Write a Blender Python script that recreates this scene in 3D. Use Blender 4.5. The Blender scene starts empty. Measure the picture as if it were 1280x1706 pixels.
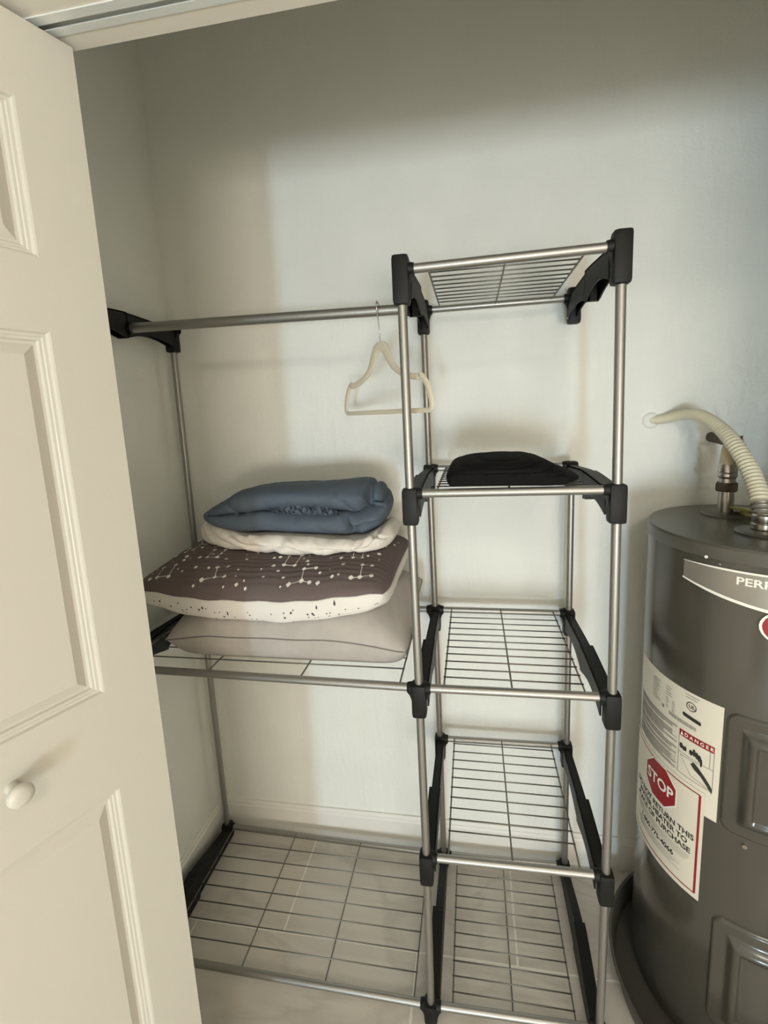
import bpy, bmesh, math, random
from mathutils import Vector, Matrix, noise
random.seed(7)
S = bpy.context.scene
COL = S.collection

# ------------------------------------------------------------------ camera, world, light, exposure
cam_d = bpy.data.cameras.new('camera')
cam = bpy.data.objects.new('camera', cam_d)
COL.objects.link(cam)
r_ = Vector((0.98688, 0.15603, -0.04135)); u_ = Vector((0.01690, 0.15509, 0.98776)); f_ = Vector((-0.16050, 0.97552, -0.15043))
f_.normalize(); r_ = (r_ - f_ * r_.dot(f_)).normalized(); u_ = r_.cross(f_)
M = Matrix((r_, u_, -f_)).transposed().to_4x4()
M.translation = Vector((0.12299, -0.91795, 1.51747))
cam.matrix_world = M
cam_d.sensor_fit = 'VERTICAL'; cam_d.sensor_height = 36.0
cam_d.lens = 753.70 / 1706 * 36.0
cam_d.shift_x = -25.33 / 1706
cam_d.shift_y = -51.79 / 1706
cam_d.clip_start = 0.02
S.camera = cam

w = bpy.data.worlds.new('world'); S.world = w; w.use_nodes = True
w.node_tree.nodes['Background'].inputs[0].default_value = (0.75, 0.85, 1.0, 1)
w.node_tree.nodes['Background'].inputs[1].default_value = 0.3


def area(name, loc, target, sx, sy, power, color):
    d = bpy.data.lights.new(name, 'AREA'); d.shape = 'RECTANGLE'; d.size = sx; d.size_y = sy
    d.energy = power; d.color = color
    o = bpy.data.objects.new(name, d); COL.objects.link(o); o.location = loc
    o.rotation_euler = (Vector(target) - Vector(loc)).to_track_quat('-Z', 'Y').to_euler()
    return o


# daylight through the tall narrow window of the room behind the camera
area('window_daylight', (-0.06, -5.32, 0.46), (-0.06, 0.0, 0.9), 0.30, 0.86, 74, (0.58, 0.81, 1.0))
# added warm fill at ceiling height, for the door and ambient level
area('added_ceiling_fill', (0.6, -2.5, 2.56), (0.6, -2.5, 0.0), 0.5, 0.5, 22, (1.0, 0.91, 0.78))
area('added_wide_fill', (1.15, -5.32, 0.48), (1.0, 0.0, 0.9), 1.5, 0.86, 80, (1.0, 0.91, 0.79))  # added wide warm fill, lifts the shaded part of the closet

vs = S.view_settings
vs.view_transform = 'Standard'; vs.look = 'None'; vs.gamma = 1.0; vs.exposure = 0.12
vs.use_curve_mapping = False
S.cycles.max_bounces = 10; S.cycles.diffuse_bounces = 6
S.cycles.use_denoising = True

# ------------------------------------------------------------------ materials
def mat(name, color, rough=0.6, metal=0.0, bump=0.0, scale=50.0, detail=3.0, var=0.0, vscale=None, spec=0.5, coat=0.0, dist=0.001):
    m = bpy.data.materials.new(name); m.use_nodes = True
    nt = m.node_tree; b = nt.nodes['Principled BSDF']
    b.inputs['Base Color'].default_value = (*color, 1)
    b.inputs['Roughness'].default_value = rough; b.inputs['Metallic'].default_value = metal
    b.inputs['Specular IOR Level'].default_value = spec
    if coat: b.inputs['Coat Weight'].default_value = coat; b.inputs['Coat Roughness'].default_value = 0.08
    tc = nt.nodes.new('ShaderNodeTexCoord')
    if bump:
        n = nt.nodes.new('ShaderNodeTexNoise'); n.inputs['Scale'].default_value = scale; n.inputs['Detail'].default_value = detail
        nt.links.new(tc.outputs['Object'], n.inputs['Vector'])
        bp = nt.nodes.new('ShaderNodeBump'); bp.inputs['Strength'].default_value = bump; bp.inputs['Distance'].default_value = dist
        nt.links.new(n.outputs['Fac'], bp.inputs['Height']); nt.links.new(bp.outputs['Normal'], b.inputs['Normal'])
    if var:
        n2 = nt.nodes.new('ShaderNodeTexNoise'); n2.inputs['Scale'].default_value = vscale or scale * 0.3; n2.inputs['Detail'].default_value = 4
        nt.links.new(tc.outputs['Object'], n2.inputs['Vector'])
        cr = nt.nodes.new('ShaderNodeValToRGB')
        cr.color_ramp.elements[0].position = 0.3; cr.color_ramp.elements[1].position = 0.7
        cr.color_ramp.elements[0].color = (*[c * (1 - var) for c in color], 1)
        cr.color_ramp.elements[1].color = (*[min(1, c * (1 + var)) for c in color], 1)
        nt.links.new(n2.outputs['Fac'], cr.inputs['Fac']); nt.links.new(cr.outputs['Color'], b.inputs['Base Color'])
    return m


def wall_material():
    """painted plaster with trowel marks and a rougher patched spot beside the pipes"""
    m = mat('wall_plaster', (0.78, 0.79, 0.745), 0.62, var=0.025, vscale=6.0)
    nt = m.node_tree; b = nt.nodes['Principled BSDF']
    tc = nt.nodes.new('ShaderNodeTexCoord')
    n1 = nt.nodes.new('ShaderNodeTexNoise'); n1.inputs['Scale'].default_value = 130; n1.inputs['Detail'].default_value = 2
    mp = nt.nodes.new('ShaderNodeMapping'); mp.inputs['Rotation'].default_value = (0, 0.5, 0); mp.inputs['Scale'].default_value = (26, 6, 5)
    n2 = nt.nodes.new('ShaderNodeTexNoise'); n2.inputs['Scale'].default_value = 1.0; n2.inputs['Detail'].default_value = 5; n2.inputs['Distortion'].default_value = 0.6
    n3 = nt.nodes.new('ShaderNodeTexNoise'); n3.inputs['Scale'].default_value = 17; n3.inputs['Detail'].default_value = 4; n3.inputs['Distortion'].default_value = 1.2
    vd = nt.nodes.new('ShaderNodeVectorMath'); vd.operation = 'DISTANCE'; vd.inputs[1].default_value = (0.88, 0.459, 1.43)
    mr = nt.nodes.new('ShaderNodeMapRange'); mr.inputs[1].default_value = 0.08; mr.inputs[2].default_value = 0.30; mr.inputs[3].default_value = 1; mr.inputs[4].default_value = 0.0
    for s, d in ((tc.outputs['Object'], n1.inputs['Vector']), (tc.outputs['Object'], mp.inputs['Vector']), (mp.outputs['Vector'], n2.inputs['Vector']),
                 (tc.outputs['Object'], n3.inputs['Vector']), (tc.outputs['Object'], vd.inputs[0]), (vd.outputs['Value'], mr.inputs[0])):
        nt.links.new(s, d)
    pw = nt.nodes.new('ShaderNodeMath'); pw.operation = 'POWER'; pw.inputs[1].default_value = 3.0
    nt.links.new(n2.outputs['Fac'], pw.inputs[0])
    a1 = nt.nodes.new('ShaderNodeMath'); a1.operation = 'MULTIPLY_ADD'; a1.inputs[1].default_value = 0.25
    nt.links.new(n1.outputs['Fac'], a1.inputs[0]); nt.links.new(pw.outputs[0], a1.inputs[2])
    pm = nt.nodes.new('ShaderNodeMath'); pm.operation = 'MULTIPLY'; nt.links.new(n3.outputs['Fac'], pm.inputs[0]); nt.links.new(mr.outputs[0], pm.inputs[1])
    a2 = nt.nodes.new('ShaderNodeMath'); a2.operation = 'MULTIPLY_ADD'; a2.inputs[1].default_value = 3.0
    nt.links.new(pm.outputs[0], a2.inputs[0]); nt.links.new(a1.outputs[0], a2.inputs[2])
    bp = nt.nodes.new('ShaderNodeBump'); bp.inputs['Strength'].default_value = 0.8; bp.inputs['Distance'].default_value = 0.004
    nt.links.new(a2.outputs[0], bp.inputs['Height']); nt.links.new(bp.outputs['Normal'], b.inputs['Normal'])
    return m


def door_material():
    m = mat('door_paint', (0.555, 0.53, 0.475), 0.42)
    nt = m.node_tree; b = nt.nodes['Principled BSDF']
    tc = nt.nodes.new('ShaderNodeTexCoord')
    mp = nt.nodes.new('ShaderNodeMapping'); mp.inputs['Scale'].default_value = (120, 120, 7)
    n = nt.nodes.new('ShaderNodeTexNoise'); n.inputs['Scale'].default_value = 1.0; n.inputs['Detail'].default_value = 4; n.inputs['Distortion'].default_value = 0.5
    bp = nt.nodes.new('ShaderNodeBump'); bp.inputs['Strength'].default_value = 0.14; bp.inputs['Distance'].default_value = 0.001
    nt.links.new(tc.outputs['Object'], mp.inputs['Vector']); nt.links.new(mp.outputs['Vector'], n.inputs['Vector'])
    nt.links.new(n.outputs['Fac'], bp.inputs['Height']); nt.links.new(bp.outputs['Normal'], b.inputs['Normal'])
    return m


def tile_material():
    m = mat('tile_marble', (0.5, 0.46, 0.41), 0.28)
    nt = m.node_tree; b = nt.nodes['Principled BSDF']
    geo = nt.nodes.new('ShaderNodeNewGeometry')
    mp = nt.nodes.new('ShaderNodeMapping'); mp.inputs['Rotation'].default_value = (0, 0, 0.5); mp.inputs['Scale'].default_value = (1.0, 2.2, 1)
    n = nt.nodes.new('ShaderNodeTexNoise'); n.inputs['Scale'].default_value = 2.6; n.inputs['Detail'].default_value = 8; n.inputs['Distortion'].default_value = 1.6
    c1 = nt.nodes.new('ShaderNodeValToRGB')
    e = c1.color_ramp.elements; e[0].position = 0.25; e[0].color = (0.57, 0.53, 0.47, 1); e[1].position = 0.8; e[1].color = (0.67, 0.63, 0.57, 1)
    n2 = nt.nodes.new('ShaderNodeTexNoise'); n2.inputs['Scale'].default_value = 2.6; n2.inputs['Detail'].default_value = 9; n2.inputs['Distortion'].default_value = 0.9
    ab = nt.nodes.new('ShaderNodeMath'); ab.operation = 'SUBTRACT'; ab.inputs[1].default_value = 0.5
    ab2 = nt.nodes.new('ShaderNodeMath'); ab2.operation = 'ABSOLUTE'
    vr = nt.nodes.new('ShaderNodeMapRange'); vr.inputs[1].default_value = 0.0; vr.inputs[2].default_value = 0.055; vr.inputs[3].default_value = 0.32; vr.inputs[4].default_value = 0
    mx = nt.nodes.new('ShaderNodeMix'); mx.data_type = 'RGBA'; mx.inputs[7].default_value = (0.36, 0.33, 0.29, 1)
    for s, d in ((geo.outputs['Position'], mp.inputs['Vector']), (mp.outputs['Vector'], n.inputs['Vector']), (mp.outputs['Vector'], n2.inputs['Vector']),
                 (n.outputs['Fac'], c1.inputs['Fac']), (n2.outputs['Fac'], ab.inputs[0]), (ab.outputs[0], ab2.inputs[0]), (ab2.outputs[0], vr.inputs[0]),
                 (vr.outputs[0], mx.inputs[0]), (c1.outputs['Color'], mx.inputs[6]), (mx.outputs[2], b.inputs['Base Color'])):
        nt.links.new(s, d)
    return m


MW = wall_material(); MD = door_material(); MT = tile_material()
M_ceil = mat('ceiling_paint', (0.72, 0.70, 0.64), 0.8, bump=0.3, scale=90)
M_room = mat('room_paint', (0.76, 0.69, 0.58), 0.7, bump=0.2, scale=90)
M_trim = mat('trim_paint', (0.76, 0.75, 0.70), 0.4, bump=0.05, scale=40)
M_head = mat('header_paint', (0.70, 0.66, 0.58), 0.6, bump=0.3, scale=80)
M_grout = mat('grout', (0.80, 0.77, 0.71), 0.9, bump=0.4, scale=200)
M_track = mat('track_white_metal', (0.80, 0.82, 0.80), 0.35, 0.3, bump=0.03)
M_steel = mat('satin_steel', (0.34, 0.33, 0.308), 0.42, 0.85, bump=0.04, scale=60)
M_wire = mat('wire_steel', (0.20, 0.19, 0.17), 0.45, 0.8, bump=0.05)
M_black = mat('black_plastic', (0.008, 0.008, 0.0072), 0.5, bump=0.08, scale=400, spec=0.22)
M_hanger = mat('hanger_cream', (0.70, 0.63, 0.49), 0.85, bump=0.3, scale=600)
M_chrome = mat('hook_chrome', (0.65, 0.65, 0.65), 0.2, 1.0, bump=0.02)
M_grey = mat('pillow_grey_cloth', (0.42, 0.39, 0.36), 0.9, bump=0.5, scale=900, var=0.06, vscale=25, dist=0.0006)
M_seam = mat('pillow_seam_cord', (0.20, 0.18, 0.165), 0.9, bump=0.3, scale=600)
M_brown = mat('pillow_taupe_cloth', (0.135, 0.104, 0.101), 0.9, bump=0.5, scale=900, var=0.05, vscale=30, dist=0.0006)
M_white = mat('pillow_white_cloth', (0.72, 0.69, 0.65), 0.9, bump=0.4, scale=900, dist=0.0006)
M_dark = mat('print_dark', (0.06, 0.05, 0.05), 0.9, bump=0.2, scale=500)
M_cream = mat('cream_sheet', (0.78, 0.73, 0.66), 0.85, bump=0.4, scale=700, dist=0.0006)
M_blue = mat('blue_sheet', (0.080, 0.105, 0.138), 0.85, bump=0.4, scale=700, var=0.05, vscale=20, dist=0.0006)
M_blackcloth = mat('black_cloth', (0.008, 0.008, 0.0085), 0.95, bump=0.4, scale=500, spec=0.10, dist=0.0006)
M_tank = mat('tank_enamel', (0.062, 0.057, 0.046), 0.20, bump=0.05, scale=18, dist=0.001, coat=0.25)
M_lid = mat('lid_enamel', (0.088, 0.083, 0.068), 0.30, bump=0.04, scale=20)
M_pan = mat('pan_plastic', (0.075, 0.070, 0.060), 0.5, bump=0.1, scale=60)
M_badge = mat('badge_silver', (0.30, 0.28, 0.25), 0.35, 0.5, bump=0.03)
M_paper = mat('label_paper', (0.70, 0.66, 0.56), 0.5, bump=0.05, scale=80)
M_pwhite = mat('print_white', (0.85, 0.83, 0.76), 0.5, bump=0.02)
M_pblack = mat('print_black', (0.03, 0.028, 0.025), 0.6, bump=0.02)
M_pgrey = mat('print_grey', (0.27, 0.25, 0.23), 0.6, bump=0.02)
M_plight = mat('print_pale_grey', (0.45, 0.43, 0.39), 0.6, bump=0.02)
M_red = mat('print_red', (0.27, 0.012, 0.017), 0.5, bump=0.02)
M_brass = mat('fitting_metal', (0.42, 0.39, 0.35), 0.28, 1.0, bump=0.1, scale=120)
M_nut = mat('nut_brown', (0.10, 0.075, 0.055), 0.45, 0.6, bump=0.2, scale=150)
M_pipe = mat('tan_pipe', (0.50, 0.42, 0.29), 0.5, bump=0.1, scale=60)
M_hose = mat('cream_hose', (0.66, 0.62, 0.48), 0.5, bump=0.15, scale=120)
M_bare = mat('bare_hose_metal', (0.30, 0.275, 0.235), 0.45, 0.5, bump=0.15, scale=120)
M_tag = mat('yellow_green_tag', (0.34, 0.33, 0.12), 0.5, bump=0.1)
M_glass = mat('window_glass', (0.8, 0.85, 0.85), 0.1, bump=0.01)

# ------------------------------------------------------------------ helpers
ROOT = {}


def finish(name, bm, m, parent=None, smooth=True, sharp=40):
    """link one mesh object; bm is in world coordinates"""
    me = bpy.data.meshes.new(name)
    bmesh.ops.recalc_face_normals(bm, faces=bm.faces[:])
    if smooth:
        lim = math.radians(sharp)
        for f in bm.faces: f.smooth = True
        for e in bm.edges:
            if len(e.link_faces) == 2 and e.calc_face_angle(0) > lim: e.smooth = False
    bm.to_mesh(me); bm.free()
    me.materials.append(m)
    o = bpy.data.objects.new(name, me); COL.objects.link(o)
    if parent is not None:
        me.transform(Matrix.Translation(-ROOT[parent.name])); o.parent = parent; ROOT[o.name] = ROOT[parent.name]
    else:
        ROOT[o.name] = Vector((0, 0, 0))
    return o


def thing(name, loc, label, cat, group=None):
    o = bpy.data.objects.new(name, None); COL.objects.link(o); o.location = loc; o.empty_display_size = 0.05
    o['label'] = label; o['category'] = cat
    if group: o['group'] = group
    ROOT[o.name] = Vector(loc)
    return o


def tag(o, label, cat):
    o['label'] = label; o['category'] = cat; return o


def struct(name, bm, m, label=None, parent=None, smooth=False):
    o = finish(name, bm, m, parent, smooth)
    if parent is None: o['kind'] = 'structure'
    if label: o['label'] = label
    return o


def box(bm, x0, x1, y0, y1, z0, z1, bev=0.0, mtx=None):
    r = bmesh.ops.create_cube(bm, size=1.0)
    vs_ = r['verts']
    for v in vs_:
        v.co = Vector(((x0 + x1) / 2 + v.co.x * (x1 - x0), (y0 + y1) / 2 + v.co.y * (y1 - y0), (z0 + z1) / 2 + v.co.z * (z1 - z0)))
    if bev:
        es = list({e for v in vs_ for e in v.link_edges})
        rr = bmesh.ops.bevel(bm, geom=es, offset=bev, segments=2, affect='EDGES', profile=0.6)
        vs_ = list({v for f in rr['faces'] for v in f.verts} | {v for v in vs_ if v.is_valid})
    if mtx: bmesh.ops.transform(bm, matrix=mtx, verts=vs_)
    return bm


def B(): return bmesh.new()


def tube(bm, path, rad, seg=14, cap=True):
    """sweep a circle along a polyline; rad is a number or one per point"""
    P = [Vector(p) for p in path]; n = len(P)
    R = rad if isinstance(rad, (list, tuple)) else [rad] * n
    t0 = (P[1] - P[0]).normalized()
    a = Vector((0, 0, 1)) if abs(t0.z) < 0.9 else Vector((1, 0, 0))
    nrm = (a - t0 * a.dot(t0)).normalized()
    rings = []
    for i in range(n):
        t = (P[min(i + 1, n - 1)] - P[max(i - 1, 0)]).normalized()
        nrm = (nrm - t * nrm.dot(t)).normalized(); bi = t.cross(nrm)
        rings.append([bm.verts.new(P[i] + (nrm * math.cos(2 * math.pi * k / seg) + bi * math.sin(2 * math.pi * k / seg)) * R[i]) for k in range(seg)])
    for i in range(n - 1):
        for k in range(seg):
            bm.faces.new((rings[i][k], rings[i][(k + 1) % seg], rings[i + 1][(k + 1) % seg], rings[i + 1][k]))
    if cap:
        bm.faces.new(rings[0][::-1]); bm.faces.new(rings[-1])
    return bm


def lathe(bm, prof, c, seg=64):
    """prof: (radius, z) list from bottom to top, closed with end caps"""
    rings = []
    for r, z in prof:
        rings.append([bm.verts.new((c[0] + r * math.cos(2 * math.pi * k / seg), c[1] + r * math.sin(2 * math.pi * k / seg), z)) for k in range(seg)])
    for i in range(len(prof) - 1):
        for k in range(seg):
            bm.faces.new((rings[i][k], rings[i][(k + 1) % seg], rings[i + 1][(k + 1) % seg], rings[i + 1][k]))
    bm.faces.new(rings[0][::-1]); bm.faces.new(rings[-1])
    return bm


def prism(bm, poly, axis, a0, a1):
    """extrude a 2-D polygon along an axis ('x': poly is (y,z); 'y': poly is (x,z))"""
    def P(p, a): return (a, p[0], p[1]) if axis == 'x' else (p[0], a, p[1])
    A = [bm.verts.new(P(p, a0)) for p in poly]; C_ = [bm.verts.new(P(p, a1)) for p in poly]
    n = len(poly)
    for i in range(n): bm.faces.new((A[i], A[(i + 1) % n], C_[(i + 1) % n], C_[i]))
    bm.faces.new(A[::-1]); bm.faces.new(C_)
    return bm


def smooth_path(pts, n=8):
    """Catmull-Rom through the points"""
    P = [Vector(p) for p in pts]; out = []
    for i in range(len(P) - 1):
        p0, p1, p2, p3 = P[max(i - 1, 0)], P[i], P[i + 1], P[min(i + 2, len(P) - 1)]
        for k in range(n):
            t = k / n
            out.append(0.5 * ((2 * p1) + (p2 - p0) * t + (2 * p0 - 5 * p1 + 4 * p2 - p3) * t * t + (3 * p1 - p0 - 3 * p2 + p3) * t ** 3))
    out.append(P[-1]); return out


def sst(a, b, x):
    t = max(0.0, min(1.0, (x - a) / (b - a))); return t * t * (3 - 2 * t)


# ------------------------------------------------------------------ the setting
YB, XL, XR = 0.459, -0.8335, 1.20
YF0, YF1 = -0.385, -0.284            # closet front wall (header) from room face to closet face
ZH = 2.030                           # underside of the header
XJ0, XJ1 = -0.475, 0.80              # opening between the jambs; unseen right jamb set in to shade the back wall
ZC, ZR = 2.75, 2.60
RX0, RX1, RY0 = -2.3, 2.4, -5.40

bm = B(); box(bm, RX0 - .1, RX1 + .1, RY0 - .1, YB + .1, -0.12, -0.0008)
floor = struct('floor', bm, M_grout, 'pale grout bed under beige marbled floor tiles')


def tile_mesh(w_, d_):
    b_ = B(); box(b_, 0, w_, 0, d_, -0.012, 0.0, 0.0012)
    me = bpy.data.meshes.new('floor_tile'); b_.to_mesh(me); b_.free(); me.materials.append(MT); return me


TW, TD, G = 0.680, 0.340, 0.0050
tm = tile_mesh(TW - G, TD - G); tm_b = tile_mesh(TW - G, YB - 0.136 - G)
def tile(me, x, y):
    o = bpy.data.objects.new('floor_tile', me); COL.objects.link(o); o.location = (x + G / 2, y + G / 2, random.uniform(-0.0004, 0)); o.parent = floor
row = 0; y = 0.136
while y > -2.2:
    off = 0.223 if row % 2 == 0 else -0.055
    me = tm_b if row == 0 else tm
    k0 = -3 if row % 2 == 0 else -3
    for k in range(k0, 3):
        x = off + k * TW
        if -1.9 < x and x < 1.25: tile(me, x, y)
    row += 1; y = 0.136 - row * TD

bm = B(); box(bm, XL - .1, XR + .1, YB, YB + .1, 0, ZC); struct('wall_back', bm, MW, 'off-white plastered closet wall behind the wire shelves')
bm = B(); box(bm, XL - .1, XL, YF0, YB, 0, ZC); struct('wall_left', bm, MW, 'off-white plastered side wall beside the white door')
bm = B(); box(bm, XR, XR + .1, YF0, YB, 0, ZC); struct('wall_right', bm, MW, 'off-white plastered side wall beyond the water heater')
bm = B(); box(bm, RX0, RX1, YF0, -.3425, ZH, ZC); box(bm, RX0, RX1, -.3085, YF1, ZH, ZC); box(bm, RX0, RX1, -.3425, -.3085, ZH + .014, ZC); struct('wall_header', bm, M_head, 'painted header over the closet opening')
bm = B(); box(bm, RX0, XJ0, YF0, YF1, 0, ZH); struct('wall_front_left', bm, M_head, 'narrow wall beside the closet opening behind the door')
bm = B(); box(bm, XJ1, RX1, YF0, YF1, 0, ZH); struct('wall_front_right', bm, M_head, 'unseen wall right of the closet opening, extended to shade the back wall')
bm = B(); box(bm, XL - .1, XR + .1, YF0, YB + .1, ZC, ZC + .05); struct('ceiling', bm, M_ceil, 'closet ceiling above the header')
# room behind the camera
bm = B(); box(bm, RX0, RX1, RY0, YF0, ZR, ZR + .05); struct('ceiling_room', bm, M_ceil, 'ceiling of the room in front of the closet')
bm = B(); box(bm, RX0 - .1, RX0, RY0, YF0, 0, ZR); struct('wall_room_left', bm, M_room, 'beige wall of the room to the left')
bm = B(); box(bm, RX1, RX1 + .1, RY0, YF0, 0, ZR); struct('wall_room_right', bm, M_room, 'beige wall of the room to the right')
bm = B()
VX0, VX1, VZ0, VZ1 = 0.38, 1.92, 0.10, 1.36
WX0, WX1, WZ0, WZ1 = -0.25, 0.13, 0.06, 1.27
box(bm, RX0, WX0, RY0 - .1, RY0, 0, ZR); box(bm, WX1, VX0, RY0 - .1, RY0, 0, ZR); box(bm, VX1, RX1, RY0 - .1, RY0, 0, ZR)
box(bm, VX0, VX1, RY0 - .1, RY0, 0, VZ0); box(bm, VX0, VX1, RY0 - .1, RY0, VZ1, ZR)
box(bm, WX0, WX1, RY0 - .1, RY0, 0, WZ0); box(bm, WX0, WX1, RY0 - .1, RY0, WZ1, ZR)
struct('wall_room_rear', bm, M_room, 'beige wall of the room behind the camera with a narrow window and an added wide one')
bm = B()
for a0, a1, c0, c1 in ((WX0, WX0 + .03, WZ0, WZ1), (WX1 - .03, WX1, WZ0, WZ1), (WX0, WX1, WZ0, WZ0 + .03), (WX0, WX1, WZ1 - .03, WZ1)):
    box(bm, a0, a1, RY0 - .08, RY0 - .03, c0, c1)
struct('window_1', bm, M_trim, 'narrow window of the room behind the camera')
bm = B()
for a0, a1, c0, c1 in ((VX0, VX0 + .03, VZ0, VZ1), (VX1 - .03, VX1, VZ0, VZ1), (VX0, VX1, VZ0, VZ0 + .03), (VX0, VX1, VZ1 - .03, VZ1), (1.135, 1.165, VZ0, VZ1)):
    box(bm, a0, a1, RY0 - .08, RY0 - .03, c0, c1)
struct('added_window', bm, M_trim, 'added wide window frame behind the fill light, out of view')  # made-up window to go with the wide fill

# baseboards with a small top bead
def base_profile(): return [(0, 0), (0.012, 0), (0.012, 0.094), (0.009, 0.099), (0.009, 0.106), (0.006, 0.1157), (0, 0.1157)]
bm = B(); prism(bm, [(YB - a, z) for a, z in base_profile()], 'x', XL, XR)
struct('baseboard_back', bm, M_trim, 'white baseboard along the back wall')
bm = B(); prism(bm, [(XL + a, z) for a, z in base_profile()], 'y', YF1, YB - .012)
struct('baseboard_left', bm, M_trim, 'white baseboard along the left side wall')
# bifold door track: channel with two lips, under the header
bm = B()
x0, x1, zb = XJ0, XJ1, ZH - .0002
for seg in ((-.3424, -.3412, zb, ZH + .0138), (-.3424, -.3300, zb - .0014, zb), (-.3098, -.3086, zb, ZH + .0138), (-.3220, -.3110, zb - .0014, zb), (-.3424, -.3086, ZH + .0125, ZH + .0138)):
    box(bm, x0, x1, seg[0], seg[1], seg[2], seg[3])
struct('trim_1', bm, M_track, 'white metal door track under the header')

# ------------------------------------------------------------------ the door leaf
DT = 0.034; DWID = 0.385; DZ0, DZ1 = 0.015, 2.0215; SW = 0.0775
panels = [(1.735, 1.925), (1.118, 1.643), (0.22, 0.958)]
prof = [(0, 0), (0.0025, -0.0008), (0.0045, -0.0045), (0.008, -0.0050), (0.0095, -0.0062), (0.0125, -0.0066), (0.0145, -0.0100), (0.0180, -0.0104), (0.0310, -0.0040), (0.0320, -0.0036)]


def door_leaf(name, hinge, deg, flip, label):
    """moulded leaf from its far edge towards the room; flip puts the panelled face on the other side"""
    DA = math.radians(deg)
    ddir = Vector((math.cos(DA), math.sin(DA), 0)); dn = Vector((-math.sin(DA), math.cos(DA), 0)) * flip
    D0 = Vector(hinge)
    def dpos(s, z, d): return D0 + ddir * s + dn * d + Vector((0, 0, z))
    bm = B()
    xs = [0, SW, DWID - SW, DWID]
    zcuts = [DZ0]
    for a, b_ in sorted(panels): zcuts += [a, b_]
    zcuts.append(DZ1)
    V = {}
    def dv(s, z, d):
        k = (round(s, 5), round(z, 5), round(d, 5))
        if k not in V: V[k] = bm.verts.new(dpos(s, z, d))
        return V[k]
    for i in range(3):
        for j in range(len(zcuts) - 1):
            if i == 1 and j % 2 == 1: continue
            bm.faces.new((dv(xs[i], zcuts[j], 0), dv(xs[i + 1], zcuts[j], 0), dv(xs[i + 1], zcuts[j + 1], 0), dv(xs[i], zcuts[j + 1], 0)))
    for (za, zb_) in panels:
        loops = []
        for o_, d_ in prof:
            loops.append([dv(SW + o_, za + o_, d_), dv(DWID - SW - o_, za + o_, d_), dv(DWID - SW - o_, zb_ - o_, d_), dv(SW + o_, zb_ - o_, d_)])
        for a, b_ in zip(loops[:-1], loops[1:]):
            for k in range(4): bm.faces.new((a[k], a[(k + 1) % 4], b_[(k + 1) % 4], b_[k]))
        bm.faces.new(loops[-1])
    for z0_, z1_ in zip(zcuts[:-1], zcuts[1:]):
        for s in (0, DWID): bm.faces.new((dv(s, z0_, 0), dv(s, z1_, 0), dv(s, z1_, -DT), dv(s, z0_, -DT)))
    for z_ in (DZ0, DZ1):
        bm.faces.new([dv(s, z_, 0) for s in xs] + [dv(s, z_, -DT) for s in xs[::-1]])
    bm.faces.new([dv(0, z, -DT) for z in zcuts] + [dv(DWID, z, -DT) for z in zcuts[::-1]])
    door = finish(name, bm, MD, None, True, 12)
    door['kind'] = 'structure'; door['label'] = label
    bm = B()
    kp = [(0.0095, 0), (0.0095, 0.004), (0.0075, 0.010), (0.010, 0.016), (0.0155, 0.021), (0.0180, 0.026), (0.0175, 0.030), (0.0140, 0.0335), (0.0070, 0.0350)]
    lathe(bm, [(r * .82, z * .95) for r, z in kp], (0, 0), 28)
    rot = dn.to_track_quat('Z', 'Y').to_matrix().to_4x4(); rot.translation = dpos(0.1998, 1.058, 0)
    bmesh.ops.transform(bm, matrix=rot, verts=bm.verts[:])
    finish('knob', bm, MD, door, True, 50)


door_leaf('door_1', (-0.401, -0.300, 0), 249.0, 1, 'cream bifold door leaf with moulded raised panels and round knob')

# ------------------------------------------------------------------ closet organiser (poles, rails, brackets, wire shelves, hanging rod)
N = {"FL0": [-0.0032, -0.0001, 0.0422], "FL1": [-0.0002, -0.0019, 0.4757], "FL2": [-0.0025, -0.003, 0.9114], "FL3": [-0.0055, -0.0037, 1.3494], "FL4": [-0.0071, -0.0041, 1.7876],
     "FR0": [0.4, 0.008, 0.0404], "FR1": [0.4013, 0.003, 0.4753], "FR2": [0.4014, -0.0009, 0.9128], "FR3": [0.3976, -0.0038, 1.3523], "FR4": [0.3918, -0.0056, 1.7932],
     "BL0": [0.0053, 0.4, 0.036], "BL1": [0.0049, 0.3979, 0.4723], "BL2": [0.002, 0.3979, 0.9125], "BL3": [-0.0025, 0.3963, 1.35], "BL4": [-0.0056, 0.3953, 1.7942],
     "BR0": [0.3971, 0.4088, 0.0373], "BR1": [0.3961, 0.404, 0.4729], "BR2": [0.396, 0.4003, 0.9112], "BR3": [0.3962, 0.3965, 1.3504], "BR4": [0.3949, 0.3938, 1.7957],
     "LB0": [-0.7846, 0.4036, 0.0473], "LB2": [-0.7848, 0.3981, 0.9132], "LB4": [-0.7831, 0.3989, 1.7928],
     "LF0": [-0.7818, 0.0024, 0.0456], "LF2": [-0.7817, 0.0037, 0.9153], "LF4": [-0.7818, 0.0, 1.7928]}
N = {k: Vector(v) for k, v in N.items()}
PR = 0.0093
rack = thing('closet_organizer', (-0.19, 0.2, 0), 'grey steel tube closet rack with black connectors, wire shelves and hanging rod', 'storage rack')


def low(p): return Vector((p.x, p.y, 0.004))
for c, lv in (('FL', 5), ('FR', 5), ('BL', 5), ('BR', 4)):
    for i in range(lv - 1):
        a = low(N[c + '0']) if i == 0 else N[c + str(i)]
        bm = B(); tube(bm, [a, N[c + str(i + 1)]], PR, 20); finish('pole', bm, M_steel, rack)
for c in ('LB', 'LF'):
    for a, b_ in ((low(N[c + '0']), N[c + '2']), (N[c + '2'], N[c + '4'])):
        bm = B(); tube(bm, [a, b_], PR, 20); finish('pole', bm, M_steel, rack)


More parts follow.
